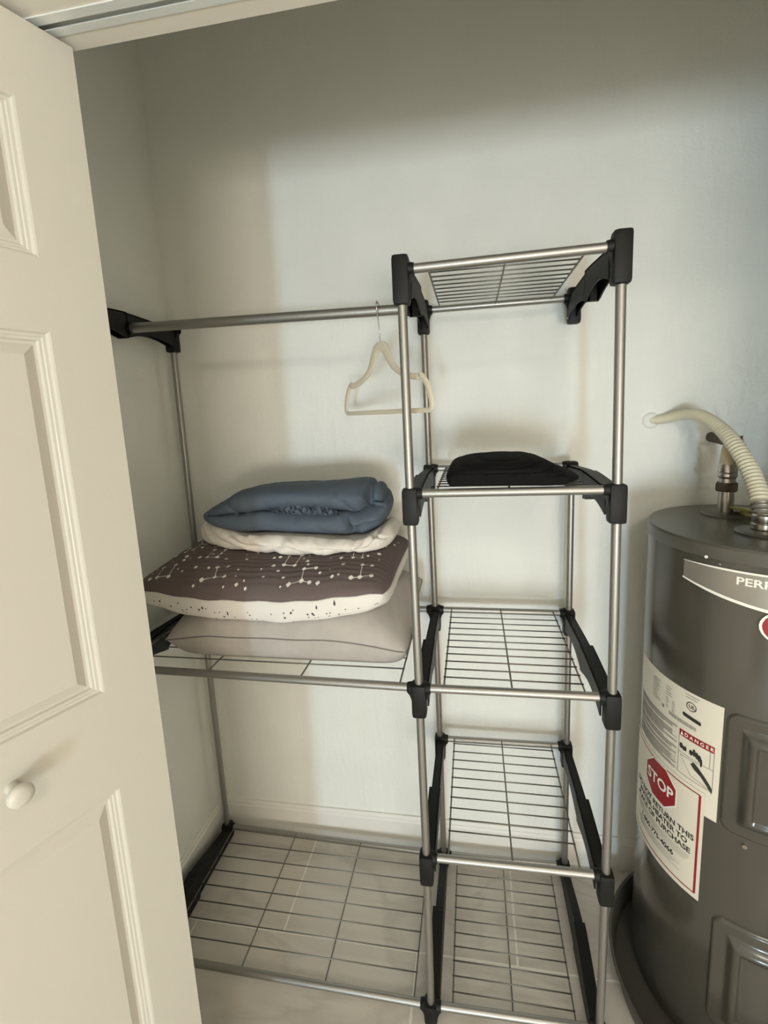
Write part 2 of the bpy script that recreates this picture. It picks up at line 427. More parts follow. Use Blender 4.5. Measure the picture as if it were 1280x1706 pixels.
def rail(a, b_, inset=0.018, r=0.0090):
    d = (b_ - a).normalized(); bm = B(); tube(bm, [a + d * inset, b_ - d * inset], r, 20); finish('rail', bm, M_steel, rack)
for i in range(5):
    rail(N['FL%d' % i], N['FR%d' % i]); rail(N['BL%d' % i], N['BR%d' % i])
for i in (0, 2):
    rail(N['LF%d' % i], N['FL%d' % i]); rail(N['LB%d' % i], N['BL%d' % i])


def sleeve(bm, p, lvl, inward, also=0):
    top = {4: 0.026, 0: 0.012}.get(lvl, 0.012)
    bot = -p.z + 0.001 if lvl == 0 else -0.066
    box(bm, p.x - .0165, p.x + .0165, p.y - .0165, p.y + .0165, p.z + bot, p.z + top, 0.0075)
    for inward in [k for k in (inward, also) if k]:
        tube(bm, [p + Vector((0.006 * inward, 0, 0)), p + Vector((0.017 * inward, 0, 0)), p + Vector((0.026 * inward, 0, 0))], [0.0140, 0.0130, 0.0112], 16)
        # rounded gusset that runs from the socket down to the sleeve
        zl = p.z + max(bot, -0.040)
        prism(bm, [(p.x + .012 * inward, p.z), (p.x + .026 * inward, p.z), (p.x + .026 * inward, p.z - .009), (p.x + .0205 * inward, p.z - .016), (p.x + .0172 * inward, p.z - .027), (p.x + .0160 * inward, zl), (p.x + .010 * inward, zl)], 'y', p.y - .0065, p.y + .0065)


def bracket(f, b_, lvl, inward, also=0):
    """two-piece side bracket: front sleeve and channel, and the narrower rear channel with its sleeve"""
    ym = (f.y + b_.y) / 2 - 0.02
    def channel(ya, yb, pa, pb, w0, cx0, arch, ends):
        bm = B()
        if lvl == 0:
            lo = [(ya, 0.004), (yb, 0.004)]
            n = 8; top = []
            for k in range(n + 1):
                t = k / n; yy = ya + (yb - ya) * t
                u = ends[0] + (ends[1] - ends[0]) * t
                top.append((yy, 0.052 + 0.040 * sst(0, 1, u)))
            prism(bm, lo + top[::-1], 'x', cx0 - w0 / 2, cx0 + w0 / 2)
            return bm
        n = 10; lo = []; hi = []
        for k in range(n + 1):
            t = k / n; yy = ya + (yb - ya) * t; z = pa.z + (pb.z - pa.z) * (yy - f.y) / (b_.y - f.y)
            u = ends[0] + (ends[1] - ends[0]) * t          # 0 at the sleeve, 1 at the middle
            hi.append((yy, z + 0.004 + 0.008 * sst(0, 1, u)))
            d = 0.052 - 0.018 * math.sin(math.pi * min(1, u * 1.05)) + 0.002 * u
            lo.append((yy, z - d))
        t_ = 0.0035
        top = hi + [(yy, z - t_) for yy, z in hi[::-1]]
        prism(bm, top, 'x', cx0 - w0 / 2, cx0 + w0 / 2)
        for sx in (-1, 1):
            xa = cx0 + sx * w0 / 2; xb_ = xa - sx * t_
            prism(bm, hi + lo[::-1], 'x', min(xa, xb_), max(xa, xb_))
        # closing plate at the middle end
        ye = ya if ends[0] > ends[1] else yb
        e = 0 if ends[0] > ends[1] else -1
        s_ = 1 if ends[0] > ends[1] else -1
        box(bm, cx0 - w0 / 2, cx0 + w0 / 2, min(ye, ye + s_ * t_), max(ye, ye + s_ * t_), lo[e][1], hi[e][1])
        return bm
    shift = 0.004 * inward
    fx = lambda yy: f.x + (b_.x - f.x) * (yy - f.y) / (b_.y - f.y)
    bm = channel(f.y + .012, ym + .012, f, b_, 0.030, (f.x + fx(ym)) / 2 + shift, 1, (0, 1))
    sleeve(bm, f, lvl, inward, also)
    finish('side_bracket', bm, M_black, rack, True, 30)
    bm = channel(ym, b_.y - .012, f, b_, 0.022, (b_.x + fx(ym)) / 2 + shift, 1, (1, 0))
    sleeve(bm, b_, lvl, inward, also)
    o = finish('side_bracket', bm, M_black, rack, True, 30)
    return o
for i in range(5):
    bracket(N['FL%d' % i], N['BL%d' % i], i, 1, -1 if i in (0, 2) else 0)
    bracket(N['FR%d' % i], N['BR%d' % i], i, -1)
for i in (0, 2, 4):
    bracket(N['LF%d' % i], N['LB%d' % i], i, 1)
# spring button on the open rear sleeve of the top bracket
bm = B(); tube(bm, [N['BR4'] + Vector((-.0155, -.010, -.052)), N['BR4'] + Vector((-.0175, -.0115, -.052))], 0.0028, 12)
finish('spring_button', bm, M_chrome, rack)

# hanging rod and its sockets
RODZ = 1.7605
bm = B(); tube(bm, [(-0.772, 0.2, 1.7655), (-0.40, 0.2, 1.7625), (-0.018, 0.2, 1.7590)], 0.0124, 24); finish('hanging_rod', bm, M_steel, rack)
for xa, xb_ in ((-0.785, -0.757), (-0.034, -0.006)):
    bm = B(); tube(bm, [(xa, .2, RODZ + (.005 if xa < -.5 else -.0015)), (xb_, .2, RODZ + (.005 if xa < -.5 else -.0015))], 0.0165, 20); finish('rod_socket', bm, M_black, rack, True, 30)

# wire shelves: long wires joined as the shelf part, each cross wire a sub-part
def wire_mesh(length, r=0.0016):
    b_ = B(); tube(b_, [(0, 0, 0), (length, 0, 0)], r, 8); me = bpy.data.meshes.new('cross_wire')
    for f in b_.faces: f.smooth = True
    b_.to_mesh(me); b_.free(); me.materials.append(M_wire); return me
WM = {}
def wire_shelf(xw, z, yf, yb, ycross, slope=0.0):
    sh = bpy.data.objects.new('wire_shelf', None); COL.objects.link(sh); sh.parent = rack; sh.empty_display_size = .02
    ROOT[sh.name] = ROOT[rack.name]
    for x in xw:
        bm = B(); tube(bm, [(x, yf + .006, z + .0048), (x, yb - .006, z + .0048)], 0.0020, 8)
        finish('long_wire', bm, M_wire, sh)
    L = round(xw[-1] - xw[0] + .006, 3)
    if L not in WM: WM[L] = wire_mesh(L)
    for yy in ycross:
        o = bpy.data.objects.new('cross_wire', WM[L]); COL.objects.link(o); o.parent = sh
        o.location = Vector((xw[0] - .003, yy, z + .0075)) - ROOT[sh.name]
    return sh
def zc_(i, A='F'): return (N['FL%d' % i].z + N['FR%d' % i].z + N['BL%d' % i].z + N['BR%d' % i].z) / 4
sp = [0.332 - 0.0335 * k for k in range(10)]
TX = (0.0515, 0.199, 0.347)
wire_shelf(TX, zc_(0), 0.004, 0.404, [y for y in sp])
wire_shelf((0.0515, 0.199, 0.348), zc_(1), 0.0, 0.401, [y + 0.036 for y in sp])
wire_shelf((0.053, 0.1995, 0.350), zc_(2), -0.002, 0.399, sp)
wire_shelf((0.050, 0.197, 0.345), zc_(3), -0.004, 0.396, sp)
wire_shelf((0.042, 0.193, 0.338), zc_(4), -0.005, 0.394, [y + .008 for y in sp])
LX = (-0.755, -0.518, -0.2815, -0.046)
lsp = [0.339 - 0.0473 * k for k in range(7)]
wire_shelf(LX, 0.044, 0.001, 0.402, lsp)
wire_shelf(LX, 0.912, 0.0, 0.398, lsp)

# ------------------------------------------------------------------ hanger
HX, HY, HZ = -0.094, 0.2, 1.522
ha = math.radians(47)
hd = Vector((math.cos(ha), -math.sin(ha), 0)); hn = Vector((math.sin(ha), math.cos(ha), 0))
hg = thing('clothes_hanger', (HX, HY, HZ), 'cream velvet clothes hanger hooked over the grey hanging rod', 'hanger')
half = [(0.0, 0.155), (0.022, 0.146), (0.042, 0.118), (0.062, 0.098), (0.100, 0.080), (0.150, 0.070), (0.160, 0.0735), (0.180, 0.055), (0.194, 0.022), (0.195, 0.003), (0.186, -0.003)]
out_t = [0.012, 0.0135, 0.011, 0.008, 0.0072, 0.0068, 0.0068, 0.0068, 0.0065, 0.006, 0.0055]
cen = smooth_path([(-x, z, 0) for x, z in half[::-1]] + [(x, z, 0) for x, z in half[1:]], 6)
tk = smooth_path([(t, 0, 0) for t in out_t[::-1]] + [(t, 0, 0) for t in out_t[1:]], 6)
bm = B(); rings = []
closed = [(p, t.x) for p, t in zip(cen, tk)]
nb = 14
for k in range(1, nb): closed.append((Vector((0.186 - 0.372 * k / nb, -0.003, 0)), 0.0055))
n = len(closed); TH = 0.0030
for i in range(n):
    p = closed[i][0]; t = (closed[(i + 1) % n][0] - closed[i - 1][0]).normalized(); nn = Vector((-t.y, t.x, 0)); hw = closed[i][1]
    ring = []
    for a, d in ((1, -1), (1, 1), (-1, 1), (-1, -1)):
        q = p + nn * a * hw * (1 if a > 0 else 0.85)
        for m_, dd in (((0.75, 1.0), (1.0, 0.6)) if a * d < 0 else ((1.0, 0.6), (0.75, 1.0))):
            qq = p + nn * a * hw * m_
            ring.append(bm.verts.new(Vector((HX, HY, HZ)) + hd * qq.x + Vector((0, 0, qq.y)) + hn * d * TH * dd))
    rings.append(ring)
for i in range(n):
    a, b_ = rings[i], rings[(i + 1) % n]
    for k in range(8): bm.faces.new((a[k], a[(k + 1) % 8], b_[(k + 1) % 8], b_[k]))
finish('hanger_body', bm, M_hanger, hg, True, 50)
ztop = RODZ + 0.0125
hk = [(0, 0.160, 0), (0, 0.178, 0), (0.001, 0.192, 0.0), (0.012, ztop - HZ - 0.032, 0), (0.0225, ztop - HZ - 0.012, 0), (0.020, ztop - HZ + 0.004, 0), (0.006, ztop - HZ + 0.0040, 0), (-0.012, ztop - HZ + 0.001, 0), (-0.019, ztop - HZ - 0.010, 0)]
bm = B()
tube(bm, smooth_path([Vector((HX, HY, HZ)) + Vector((0, 0, z)) + Vector((math.cos(ha + .75), -math.sin(ha + .75), 0)) * x for x, z, _ in hk], 6), 0.0017, 10)
finish('hook', bm, M_chrome, hg)

# ------------------------------------------------------------------ pillows
def bil(c, s, t):
    a, b_ = (s + 1) / 2, (t + 1) / 2
    return (Vector(c[0]) * (1 - a) + Vector(c[1]) * a) * (1 - b_) + (Vector(c[3]) * (1 - a) + Vector(c[2]) * a) * b_


class Pillow:
    def __init__(s, corners, zs, ht, hb, bow, rnd, clampt=None, clampb=None, q=0.55, tex=None, texb=None, bulge=0.0):
        s.bulge = bulge; s.c, s.zs, s.ht, s.hb, s.bow, s.rnd, s.ct, s.cb, s.q, s.tex, s.texb = corners, zs, ht, hb, bow, rnd, clampt, clampb, q, tex, texb

    def xy(s, a, b_):
        k = 1 - s.rnd * (abs(a * b_)) ** 5
        aa = a * k * (1 - s.bow[0] * (1 - b_ * b_) * a * a); bb = b_ * k * (1 - s.bow[1] * (1 - a * a) * b_ * b_)
        return bil(s.c, aa, bb)

    def prof(s, a, b_): return max(0.0, (1 - abs(a) ** 3.2) * (1 - abs(b_) ** 2.6)) ** s.q

    def top(s, a, b_, off=0.0):
        p = s.xy(a, b_); z = s.zs(a, b_) + s.ht * s.prof(a, b_)
        if s.tex: z += s.tex(p.x, p.y, a, b_)
        if s.ct: z = s.ct(p, z)
        return Vector((p.x, p.y, z + off))

    def bot(s, a, b_, off=0.0):
        p = s.xy(a, b_); z = s.zs(a, b_) - s.hb * s.prof(a, b_)
        if s.bulge:
            p.x += math.copysign(s.bulge * math.sin(math.pi * min(1, (1 - abs(a)) / .22)), a) * (1 - b_ ** 8)
            p.y += math.copysign(s.bulge * .5 * math.sin(math.pi * min(1, (1 - abs(b_)) / .3)), b_) * (1 - a ** 8)
        if s.texb: z += s.texb(p.x, p.y, a, b_)
        if s.cb: z = s.cb(p, z)
        return Vector((p.x, p.y, z - off))

    @staticmethod
    def par(i, n):            # finer towards the edges
        u = -1 + 2 * i / n; return math.sin(u * math.pi / 2) * 0.65 + u * 0.35

    def surf(s, bm, side, nu=90, nv=60):
        g = [[bm.verts.new((s.top if side else s.bot)(s.par(i, nu), s.par(j, nv))) for j in range(nv + 1)] for i in range(nu + 1)]
        for i in range(nu):
            for j in range(nv): bm.faces.new((g[i][j], g[i + 1][j], g[i + 1][j + 1], g[i][j + 1]))
        return g

    def edge(s, n=40):
        pts = [(-1 + 2 * i / n, -1) for i in range(n)] + [(1, -1 + 2 * i / n) for i in range(n)] + [(1 - 2 * i / n, 1) for i in range(n)] + [(-1, 1 - 2 * i / n) for i in range(n)]
        return pts


def smin(a, b_, k):
    h = max(0, min(1, 0.5 + 0.5 * (b_ - a) / k)); return b_ * (1 - h) + a * h - k * h * (1 - h)
def smax(a, b_, k): return -smin(-a, -b_, k)
def fbm(x, y, z=0.0): return noise.noise(Vector((x, y, z)))

ZSH = 0.912 + 0.0100
CONTACT = lambda x, y: 1.026 + 0.030 * sst(-0.36, -0.04, x) + 0.016 * sst(-.45, -.75, x) + 0.012 * sst(.06, .2, y)
gz = lambda a, b_: 0.982 - 0.020 * sst(0.45, 1, a) * (1 - sst(-0.6, 0.4, b_)) - 0.012 * sst(-.6, -1, a) + 0.034 * sst(-0.8, 1, b_) * sst(0.2, 1, a)
grey = Pillow([(-0.665, 0.045), (-0.028, 0.050), (-0.024, 0.385), (-0.690, 0.395)], gz, 0.105, 0.150, (0.035, 0.04), 0.03,
              clampt=lambda p, z: smin(z, CONTACT(p.x, p.y) - 0.0015, 0.012), clampb=lambda p, z: smax(z, ZSH, 0.006),
              tex=lambda x, y, a, b_: 0.0025 * fbm(x * 14, y * 14, 3) + 0.005 * sst(0.4, 1, a) * math.sin(x * 210 + y * 70) * (1 - abs(b_)) * (1 - abs(a)) * 2,
              texb=lambda x, y, a, b_: 0.002 * fbm(x * 12, y * 20, 5))
gp = thing('pillow', (-0.36, 0.2, ZSH), 'plain pale grey pillow lying flat on the wire shelf under the star cushion', 'pillow')
bm = B(); grey.surf(bm, 1); grey.surf(bm, 0); bmesh.ops.remove_doubles(bm, verts=bm.verts[:], dist=0.0002)
finish('pillow_cover', bm, M_grey, gp, True, 80)
bm = B(); pe = [grey.top(a, b_) for a, b_ in grey.edge(30)]; pe.append(pe[0]); tube(bm, pe, 0.0018, 6); finish('seam', bm, M_seam, gp)

sz = lambda a, b_: 1.082 + 0.018 * sst(-0.3, -1, a) + 0.028 * sst(0.2, 1, a) + 0.028 * sst(-1, 1, b_) + 0.0015 * math.sin(a * 23)
star = Pillow([(-0.745, 0.040), (-0.066, 0.028), (-0.052, 0.385), (-0.735, 0.385)], sz, 0.068, 0.105, (0.03, 0.03), 0.055,
              clampb=lambda p, z: smax(z, CONTACT(p.x, p.y), 0.012), q=0.5,
              tex=lambda x, y, a, b_: 0.0010 * math.sin(y * 2 * math.pi / 0.017 + 1.2 * fbm(x * 5, y * 5)) * (1 - a ** 6) * (1 - b_ ** 6) + 0.002 * fbm(x * 9, y * 9, 1),
              texb=lambda x, y, a, b_: 0.004 * fbm(x * 16, y * 30, 2) - 0.010 * math.exp(-((x + .345) / .03) ** 2) * max(0.0, 1 - abs(b_)) ** .3, bulge=0.016)
spl = thing('cushion', (-0.40, 0.2, 1.04), 'taupe cushion printed with white stars, white underside, on the grey pillow', 'cushion')
bm = B(); star.surf(bm, 1, 110, 110); finish('printed_top', bm, M_brown, spl, True, 80)
bm = B(); star.surf(bm, 0, 90, 60); finish('white_underside', bm, M_white, spl, True, 80)
bm = B(); pe = [star.top(a, b_) for a, b_ in star.edge(36)]; pe.append(pe[0]); tube(bm, pe, 0.0028, 8); finish('piping', bm, M_white, spl)


def disc(bm, fn, a, b_, ra, rb, off=0.0007, n=8):
    c = bm.verts.new(fn(a, b_, off)); ring = []
    for k in range(n):
        rr = 1 if k % 2 == 0 else 0.82
        ring.append(bm.verts.new(fn(a + ra * rr * math.cos(2 * math.pi * k / n), b_ + rb * rr * math.sin(2 * math.pi * k / n), off)))
    for k in range(n): bm.faces.new((c, ring[k], ring[(k + 1) % n]))


def line(bm, fn, p, q, wd=0.0045, off=0.0006):
    n = 8; dx, dy = (q[0] - p[0]), (q[1] - p[1]); L = math.hypot(dx, dy * .5) or 1
    nx, ny = -dy * .5 / L * wd, dx / L * wd * 2
    prev = None
    for k in range(n + 1):
        t = k / n; a = p[0] + dx * t; b_ = p[1] + dy * t
        cur = (bm.verts.new(fn(a + nx / 2, b_ + ny / 2, off)), bm.verts.new(fn(a - nx / 2, b_ - ny / 2, off)))
        if prev: bm.faces.new((prev[0], prev[1], cur[1], cur[0]))
        prev = cur
STARS = []   # filled below: (a, b, size)
LINKS = []
rs = random.Random(11)
GRP = [(-0.80, -0.84), (-0.35, -0.80), (0.15, -0.52), (0.34, -0.86), (-0.52, -0.35), (0.66, -0.40), (-0.17, -0.12), (-0.82, -0.15), (0.42, -0.10), (-0.62, 0.15), (0.78, -0.80)]
for gx, gy in GRP:
    P4 = [(gx, gy), (gx + .085, gy + .02), (gx + .070, gy + .26), (gx - .02, gy + .24), (gx - .07, gy - .02)]
    P4 = [(x + rs.uniform(-.012, .012), max(-.95, min(.93, y + rs.uniform(-.03, .03)))) for x, y in P4]
    for p in P4: STARS.append((*p, rs.uniform(.016, .020)))
    LINKS += [(P4[3], P4[0]), (P4[0], P4[1]), (P4[1], P4[2])] if rs.random() < .5 else [(P4[4], P4[0]), (P4[0], P4[1]), (P4[3], P4[2]), (P4[0], P4[3])]
for _ in range(170):
    a, b_ = rs.uniform(-.96, .96), rs.uniform(-.94, .55)
    if all(math.hypot(a - s[0], (b_ - s[1]) * .5) > .042 for s in STARS): STARS.append((a, b_, rs.choice((.008, .009, .011, .012, .015, .018))))
bm = B()
for a, b_, r in STARS: disc(bm, star.top, a, b_, r, r * 1.9)
for p, q in LINKS: line(bm, star.top, p, q)
finish('star_print', bm, M_pwhite, spl, False)['kind'] = 'stuff'
bm = B()
for _ in range(70):
    a, b_ = rs.uniform(-.95, .95), rs.choice((rs.uniform(-.995, -.9), rs.uniform(-.99, -.8)))
    r = rs.choice((.005, .007, .009)); disc(bm, star.bot, a, b_, r, r * 0.8, 0.0009)
finish('dark_dot_print', bm, M_dark, spl, False)['kind'] = 'stuff'


# ------------------------------------------------------------------ folded linen
def segd(px, pz, a, b_):
    ax, az = a; bx, bz = b_; dx, dz = bx - ax, bz - az; L2 = dx * dx + dz * dz
    t = max(0, min(1, ((px - ax) * dx + (pz - az) * dz) / L2)) if L2 else 0
    return math.hypot(px - ax - dx * t, pz - az - dz * t)


def interp(tab, x):
    """cubic through the rows of a table"""
    if x <= tab[0][0]: return tab[0][1:]
    if x >= tab[-1][0]: return tab[-1][1:]
    for i in range(len(tab) - 1):
        p, q = tab[i], tab[i + 1]
        if x <= q[0]:
            h = q[0] - p[0]; t = (x - p[0]) / h; o = tab[max(i - 1, 0)]; n = tab[min(i + 2, len(tab) - 1)]
            out = []
            for k in range(1, len(p)):
                m0 = (q[k] - o[k]) / (q[0] - o[0]) * h; m1 = (n[k] - p[k]) / (n[0] - p[0]) * h
                out.append((2 * t ** 3 - 3 * t * t + 1) * p[k] + (t ** 3 - 2 * t * t + t) * m0 + (3 * t * t - 2 * t ** 3) * q[k] + (t ** 3 - t * t) * m1)
            return tuple(out)


def bundle(tab, x0, x1, nx, nb, expo, disp, clampb=None, endround=0.03, low=None):
    """closed body lofted along x; tab rows: (x, y_front, y_back, z_low, z_high)"""
    bm = B(); rings = []
    for i in range(nx + 1):
        u = i / nx; x = x0 + (x1 - x0) * (0.5 - 0.5 * math.cos(math.pi * u)) if endround else x0 + (x1 - x0) * u
        yf, yb, zl, zh = interp(tab, x); yc, zc, ry, rz = (yf + yb) / 2, (zl + zh) / 2, (yb - yf) / 2, (zh - zl) / 2
        e = min(x - x0, x1 - x); k = math.sqrt(max(0.0, 1 - (1 - min(1, e / endround)) ** 2)) if endround else 1
        k = max(k, 0.02)
        ring = []
        for j in range(nb):
            th = 2 * math.pi * j / nb; c, s = math.cos(th), math.sin(th)
            ex = low if low and s < 0 else expo
            cy = math.copysign(abs(c) ** (2 / ex), c); cz = math.copysign(abs(s) ** (2 / ex), s)
            y = yc + ry * cy * (0.55 + 0.45 * k); z = zc + rz * cz * k
            nrm = Vector((0, cy / max(ry, .01), cz / max(rz, .01))).normalized()
            d = disp(x, y, z, nrm, u, th) * min(1, k * 1.2)
            y += nrm.y * d; z += nrm.z * d
            if clampb: z = clampb(x, y, z)
            ring.append(bm.verts.new((x, y, z)))
        rings.append(ring)
    for i in range(nx):
        for j in range(nb): bm.faces.new((rings[i][j], rings[i][(j + 1) % nb], rings[i + 1][(j + 1) % nb], rings[i + 1][j]))
    bm.faces.new(rings[0][::-1]); bm.faces.new(rings[-1])
    return bm


def star_top_z(x, y):
    a = (x + 0.40) / 0.34; b_ = (y - 0.21) / 0.175
    a, b_ = max(-1, min(1, a)), max(-1, min(1, b_))
    return star.top(a, b_).z


def wdisp(x, y, z, n, u, th):
    f = 0.5 - 0.5 * n.y
    d = 0.006 * fbm(x * 9 + z * 16, y * 6, z * 9) - 0.010 * f * (1 - min(1, 5 * abs(fbm(x * 13 + z * 22, z * 10, 7.0)))) * (.5 + sst(-.35, -.12, x) * .8) - 0.003 * f * (1 - min(1, 5 * abs(fbm(x * 26 - z * 40, z * 22, 3.0)))) + 0.0045 * f * math.sin(x * 75 + z * 160 + 3 * fbm(x * 6, z * 6, 0)) * (0.4 + 0.6 * abs(fbm(x * 5, 1.7, 0)) * 2)
    for a, b_, dp, wd in (((-.16, 1.20), (-.20, 1.165), .010, .008), ((-.27, 1.20), (-.23, 1.165), .008, .007), ((-.37, 1.20), (-.40, 1.165), .007, .009), ((-.52, 1.22), (-.44, 1.175), .007, .01), ((-.12, 1.22), (-.16, 1.18), .010, .007)):
        d -= dp * f * math.exp(-(segd(x, z, a, b_) / wd) ** 2)
    return d
tabW = [(-0.675, 0.26, 0.36, 1.165, 1.235), (-0.60, 0.20, 0.37, 1.150, 1.232), (-0.48, 0.160, 0.37, 1.150, 1.222), (-0.30, 0.142, 0.375, 1.150, 1.215), (-0.17, 0.145, 0.375, 1.150, 1.212), (-0.085, 0.20, 0.365, 1.160, 1.232)]
TABP = [(-.60, 1.238), (-.50, 1.208), (-.40, 1.211), (-.30, 1.206), (-.17, 1.199), (-.10, 1.229)]
PT = lambda x: interp(TABP, x)[0]
bm = bundle(tabW, -0.675, -0.085, 140, 90, 2.6, wdisp, lambda x, y, z: min(max(z, star_top_z(x, y) + 0.004), PT(x) - .0012 if y > .175 else PT(x) + .006), 0.035)
tag(finish('folded_sheet', bm, M_cream, None, True, 80), 'crumpled cream white folded sheet between the star cushion and the blue sheet', 'bedding')

CR = [((-.60, 1.266), (-.50, 1.266), .010, .007), ((-.50, 1.266), (-.415, 1.279), .016, .007), ((-.415, 1.281), (-.348, 1.293), .012, .006), ((-.348, 1.293), (-.252, 1.287), .014, .006), ((-.252, 1.287), (-.21, 1.270), .014, .006),
      ((-.415, 1.279), (-.335, 1.252), .010, .006), ((-.335, 1.252), (-.222, 1.262), .010, .006), ((-.21, 1.270), (-.161, 1.249), .024, .009), ((-.161, 1.249), (-.140, 1.292), .024, .010), ((-.140, 1.292), (-.143, 1.345), .022, .010),
      ((-.161, 1.249), (-.102, 1.268), .020, .009), ((-.205, 1.262), (-.185, 1.212), .016, .007), ((-.185, 1.212), (-.10, 1.235), .018, .009), ((-.137, 1.325), (-.10, 1.308), .018, .008), ((-.20, 1.30), (-.165, 1.262), .005, .007), ((-.225, 1.325), (-.19, 1.27), .003, .008), ((-.30, 1.248), (-.22, 1.205), .003, .010), ((-.54, 1.30), (-.50, 1.275), .004, .010)]
def bdisp(x, y, z, n, u, th):
    f = max(0.0, min(1.0, -n.y * 1.6)); f = max(f, 0.35 * max(0, n.z) if x > -.2 else f)
    d = 0.004 * fbm(x * 8, y * 8, z * 8) + 0.0012 * fbm(x * 40, y * 40, z * 40)
    for a, b_, dp, wd in CR:
        q_ = segd(x, z, a, b_) / (wd * .85); d -= 1.9 * dp * f * (0.75 * math.exp(-q_ * q_ * 1.6) + 0.25 * math.exp(-q_ * q_ * .14))
    xc = -.161 + (z - 1.249) * .19 if z > 1.249 else -.161 + (1.249 - z) * .9       # edge of the upper flap; the end beyond it lies deeper
    d -= 0.020 * f * sst(-.004, .006, x - xc) * sst(1.235, 1.262, z)
    e = ((x + .312) / .095) ** 2 + ((z - 1.272 - .03 * (x + .312)) / .020) ** 2
    d -= 0.036 * f * math.exp(-e ** 2)
    d += 0.010 * f * math.exp(-((z - 1.305) / .022) ** 2) * sst(-.60, -.50, x) + 0.006 * f * math.exp(-((z - 1.232) / .02) ** 2)
    return d
tabB = [(-0.625, 0.20, 0.34, 1.243, 1.266), (-0.575, 0.185, 0.36, 1.222, 1.288), (-0.50, 0.170, 0.37, 1.206, 1.322), (-0.40, 0.165, 0.37, 1.212, 1.334), (-0.28, 0.160, 0.37, 1.206, 1.338), (-0.17, 0.160, 0.37, 1.199, 1.345), (-0.13, 0.175, 0.36, 1.215, 1.342), (-0.098, 0.19, 0.35, 1.228, 1.318)]
bs = thing('folded_fitted_sheet', (-0.35, 0.27, 1.21), 'slate blue folded fitted sheet on top of the cream sheet', 'bedding')
bm = bundle(tabB, -0.625, -0.098, 240, 190, 3.0, bdisp, lambda x, y, z: max(z, PT(x)), 0.03)
finish('sheet', bm, M_blue, bs, True, 80)
# gathered elastic hem showing in the fold
bm = B(); rows = []
nx_ = 90
for i in range(nx_ + 1):
    t = i / nx_; x = -0.408 + 0.195 * t
    zc = 1.2795 + 0.006 * math.sin(t * 3.1) - 0.014 * t - .003 * math.sin(t * 8); wv = max(0.0, math.sin(math.pi * t)) ** .6
    row_ = []
    for k in range(9):
        v = k / 8 - .5
        yy = 0.177 + 0.0095 * math.sin(i * 0.95 + 3 * fbm(t * 9, v * 3)) * (1 - abs(v)) + 0.012 * (v * 2) ** 2 + 0.007 * fbm(t * 24, v * 6, 4)
        row_.append(bm.verts.new((x + 0.004 * math.sin(i * 1.3 + k), yy, zc + v * 0.040 * wv + 0.002 * fbm(t * 26, v * 8, 9))))
    rows.append(row_)
for i in range(nx_):
    for k in range(8): bm.faces.new((rows[i][k], rows[i + 1][k], rows[i + 1][k + 1], rows[i][k + 1]))
o = finish('elastic_gather', bm, M_blue, bs, True, 80)
md = o.modifiers.new('thickness', 'SOLIDIFY'); md.thickness = 0.002

# black folded cloth on the tower's second shelf
ZK = zc_(3) + 0.0098
def kdisp(x, y, z, n, u, th):
    f = 0.5 - 0.5 * n.y; h = (z - ZK) / 0.055
    lay = h * 5.2 + 0.35 * fbm(x * 8, 2.0, 0) - 2.2 * sst(.20, .34, x) * (h - .3)
    g = abs((lay % 1.0) - 0.5) * 2
    d = -0.0070 * f * (g ** 4) * sst(0.068, 0.10, x) + 0.003 * fbm(x * 10, y * 8, z * 20) - 0.001
    return d
tabK = [(0.066, 0.012, 0.25, ZK + .005, ZK + .026), (0.076, -0.006, 0.27, ZK, ZK + .036), (0.10, -0.014, 0.28, ZK, ZK + .0465), (0.15, -0.016, 0.28, ZK, ZK + .0545), (0.20, -0.016, 0.28, ZK, ZK + .0560), (0.245, -0.016, 0.28, ZK, ZK + .0525), (0.28, -0.014, 0.27, ZK, ZK + .0425), (0.305, 0.000, 0.25, ZK + .001, ZK + .029), (0.325, 0.016, 0.24, ZK + .004, ZK + .018), (0.342, 0.04, 0.20, ZK + .007, ZK + .014)]
bm = bundle(tabK, 0.066, 0.342, 130, 120, 2.7, kdisp, lambda x, y, z: max(z, ZK), 0.014, 9.0)
tag(finish('folded_cloth', bm, M_blackcloth, None, True, 80), 'black folded cloth in layers on the upper wire shelf of the tower', 'bedding')

# ------------------------------------------------------------------ water heater
HC = (0.772, 0.19); HR = 0.23; HT = 1.232
wh = thing('water_heater', (HC[0], HC[1], 0.012), 'dark grey cylindrical water heater with paper labels standing in a drain pan', 'water heater')
bm = B()
lathe(bm, [(HR - .02, 0.012), (HR - .004, 0.013), (HR, 0.02), (HR, HT - .036), (HR - .001, HT - .034), (HR - .001, HT - .030)], HC, 160)
finish('tank', bm, M_tank, wh, True, 30)
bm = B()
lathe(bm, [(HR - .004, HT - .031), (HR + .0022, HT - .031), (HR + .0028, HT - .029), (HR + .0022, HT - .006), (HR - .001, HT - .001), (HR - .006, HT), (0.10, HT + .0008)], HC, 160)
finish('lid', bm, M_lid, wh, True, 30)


def cyl(u, z, off): return Vector((HC[0] + (HR + off) * math.cos(u), HC[1] + (HR + off) * math.sin(u), z))
RAD = math.radians


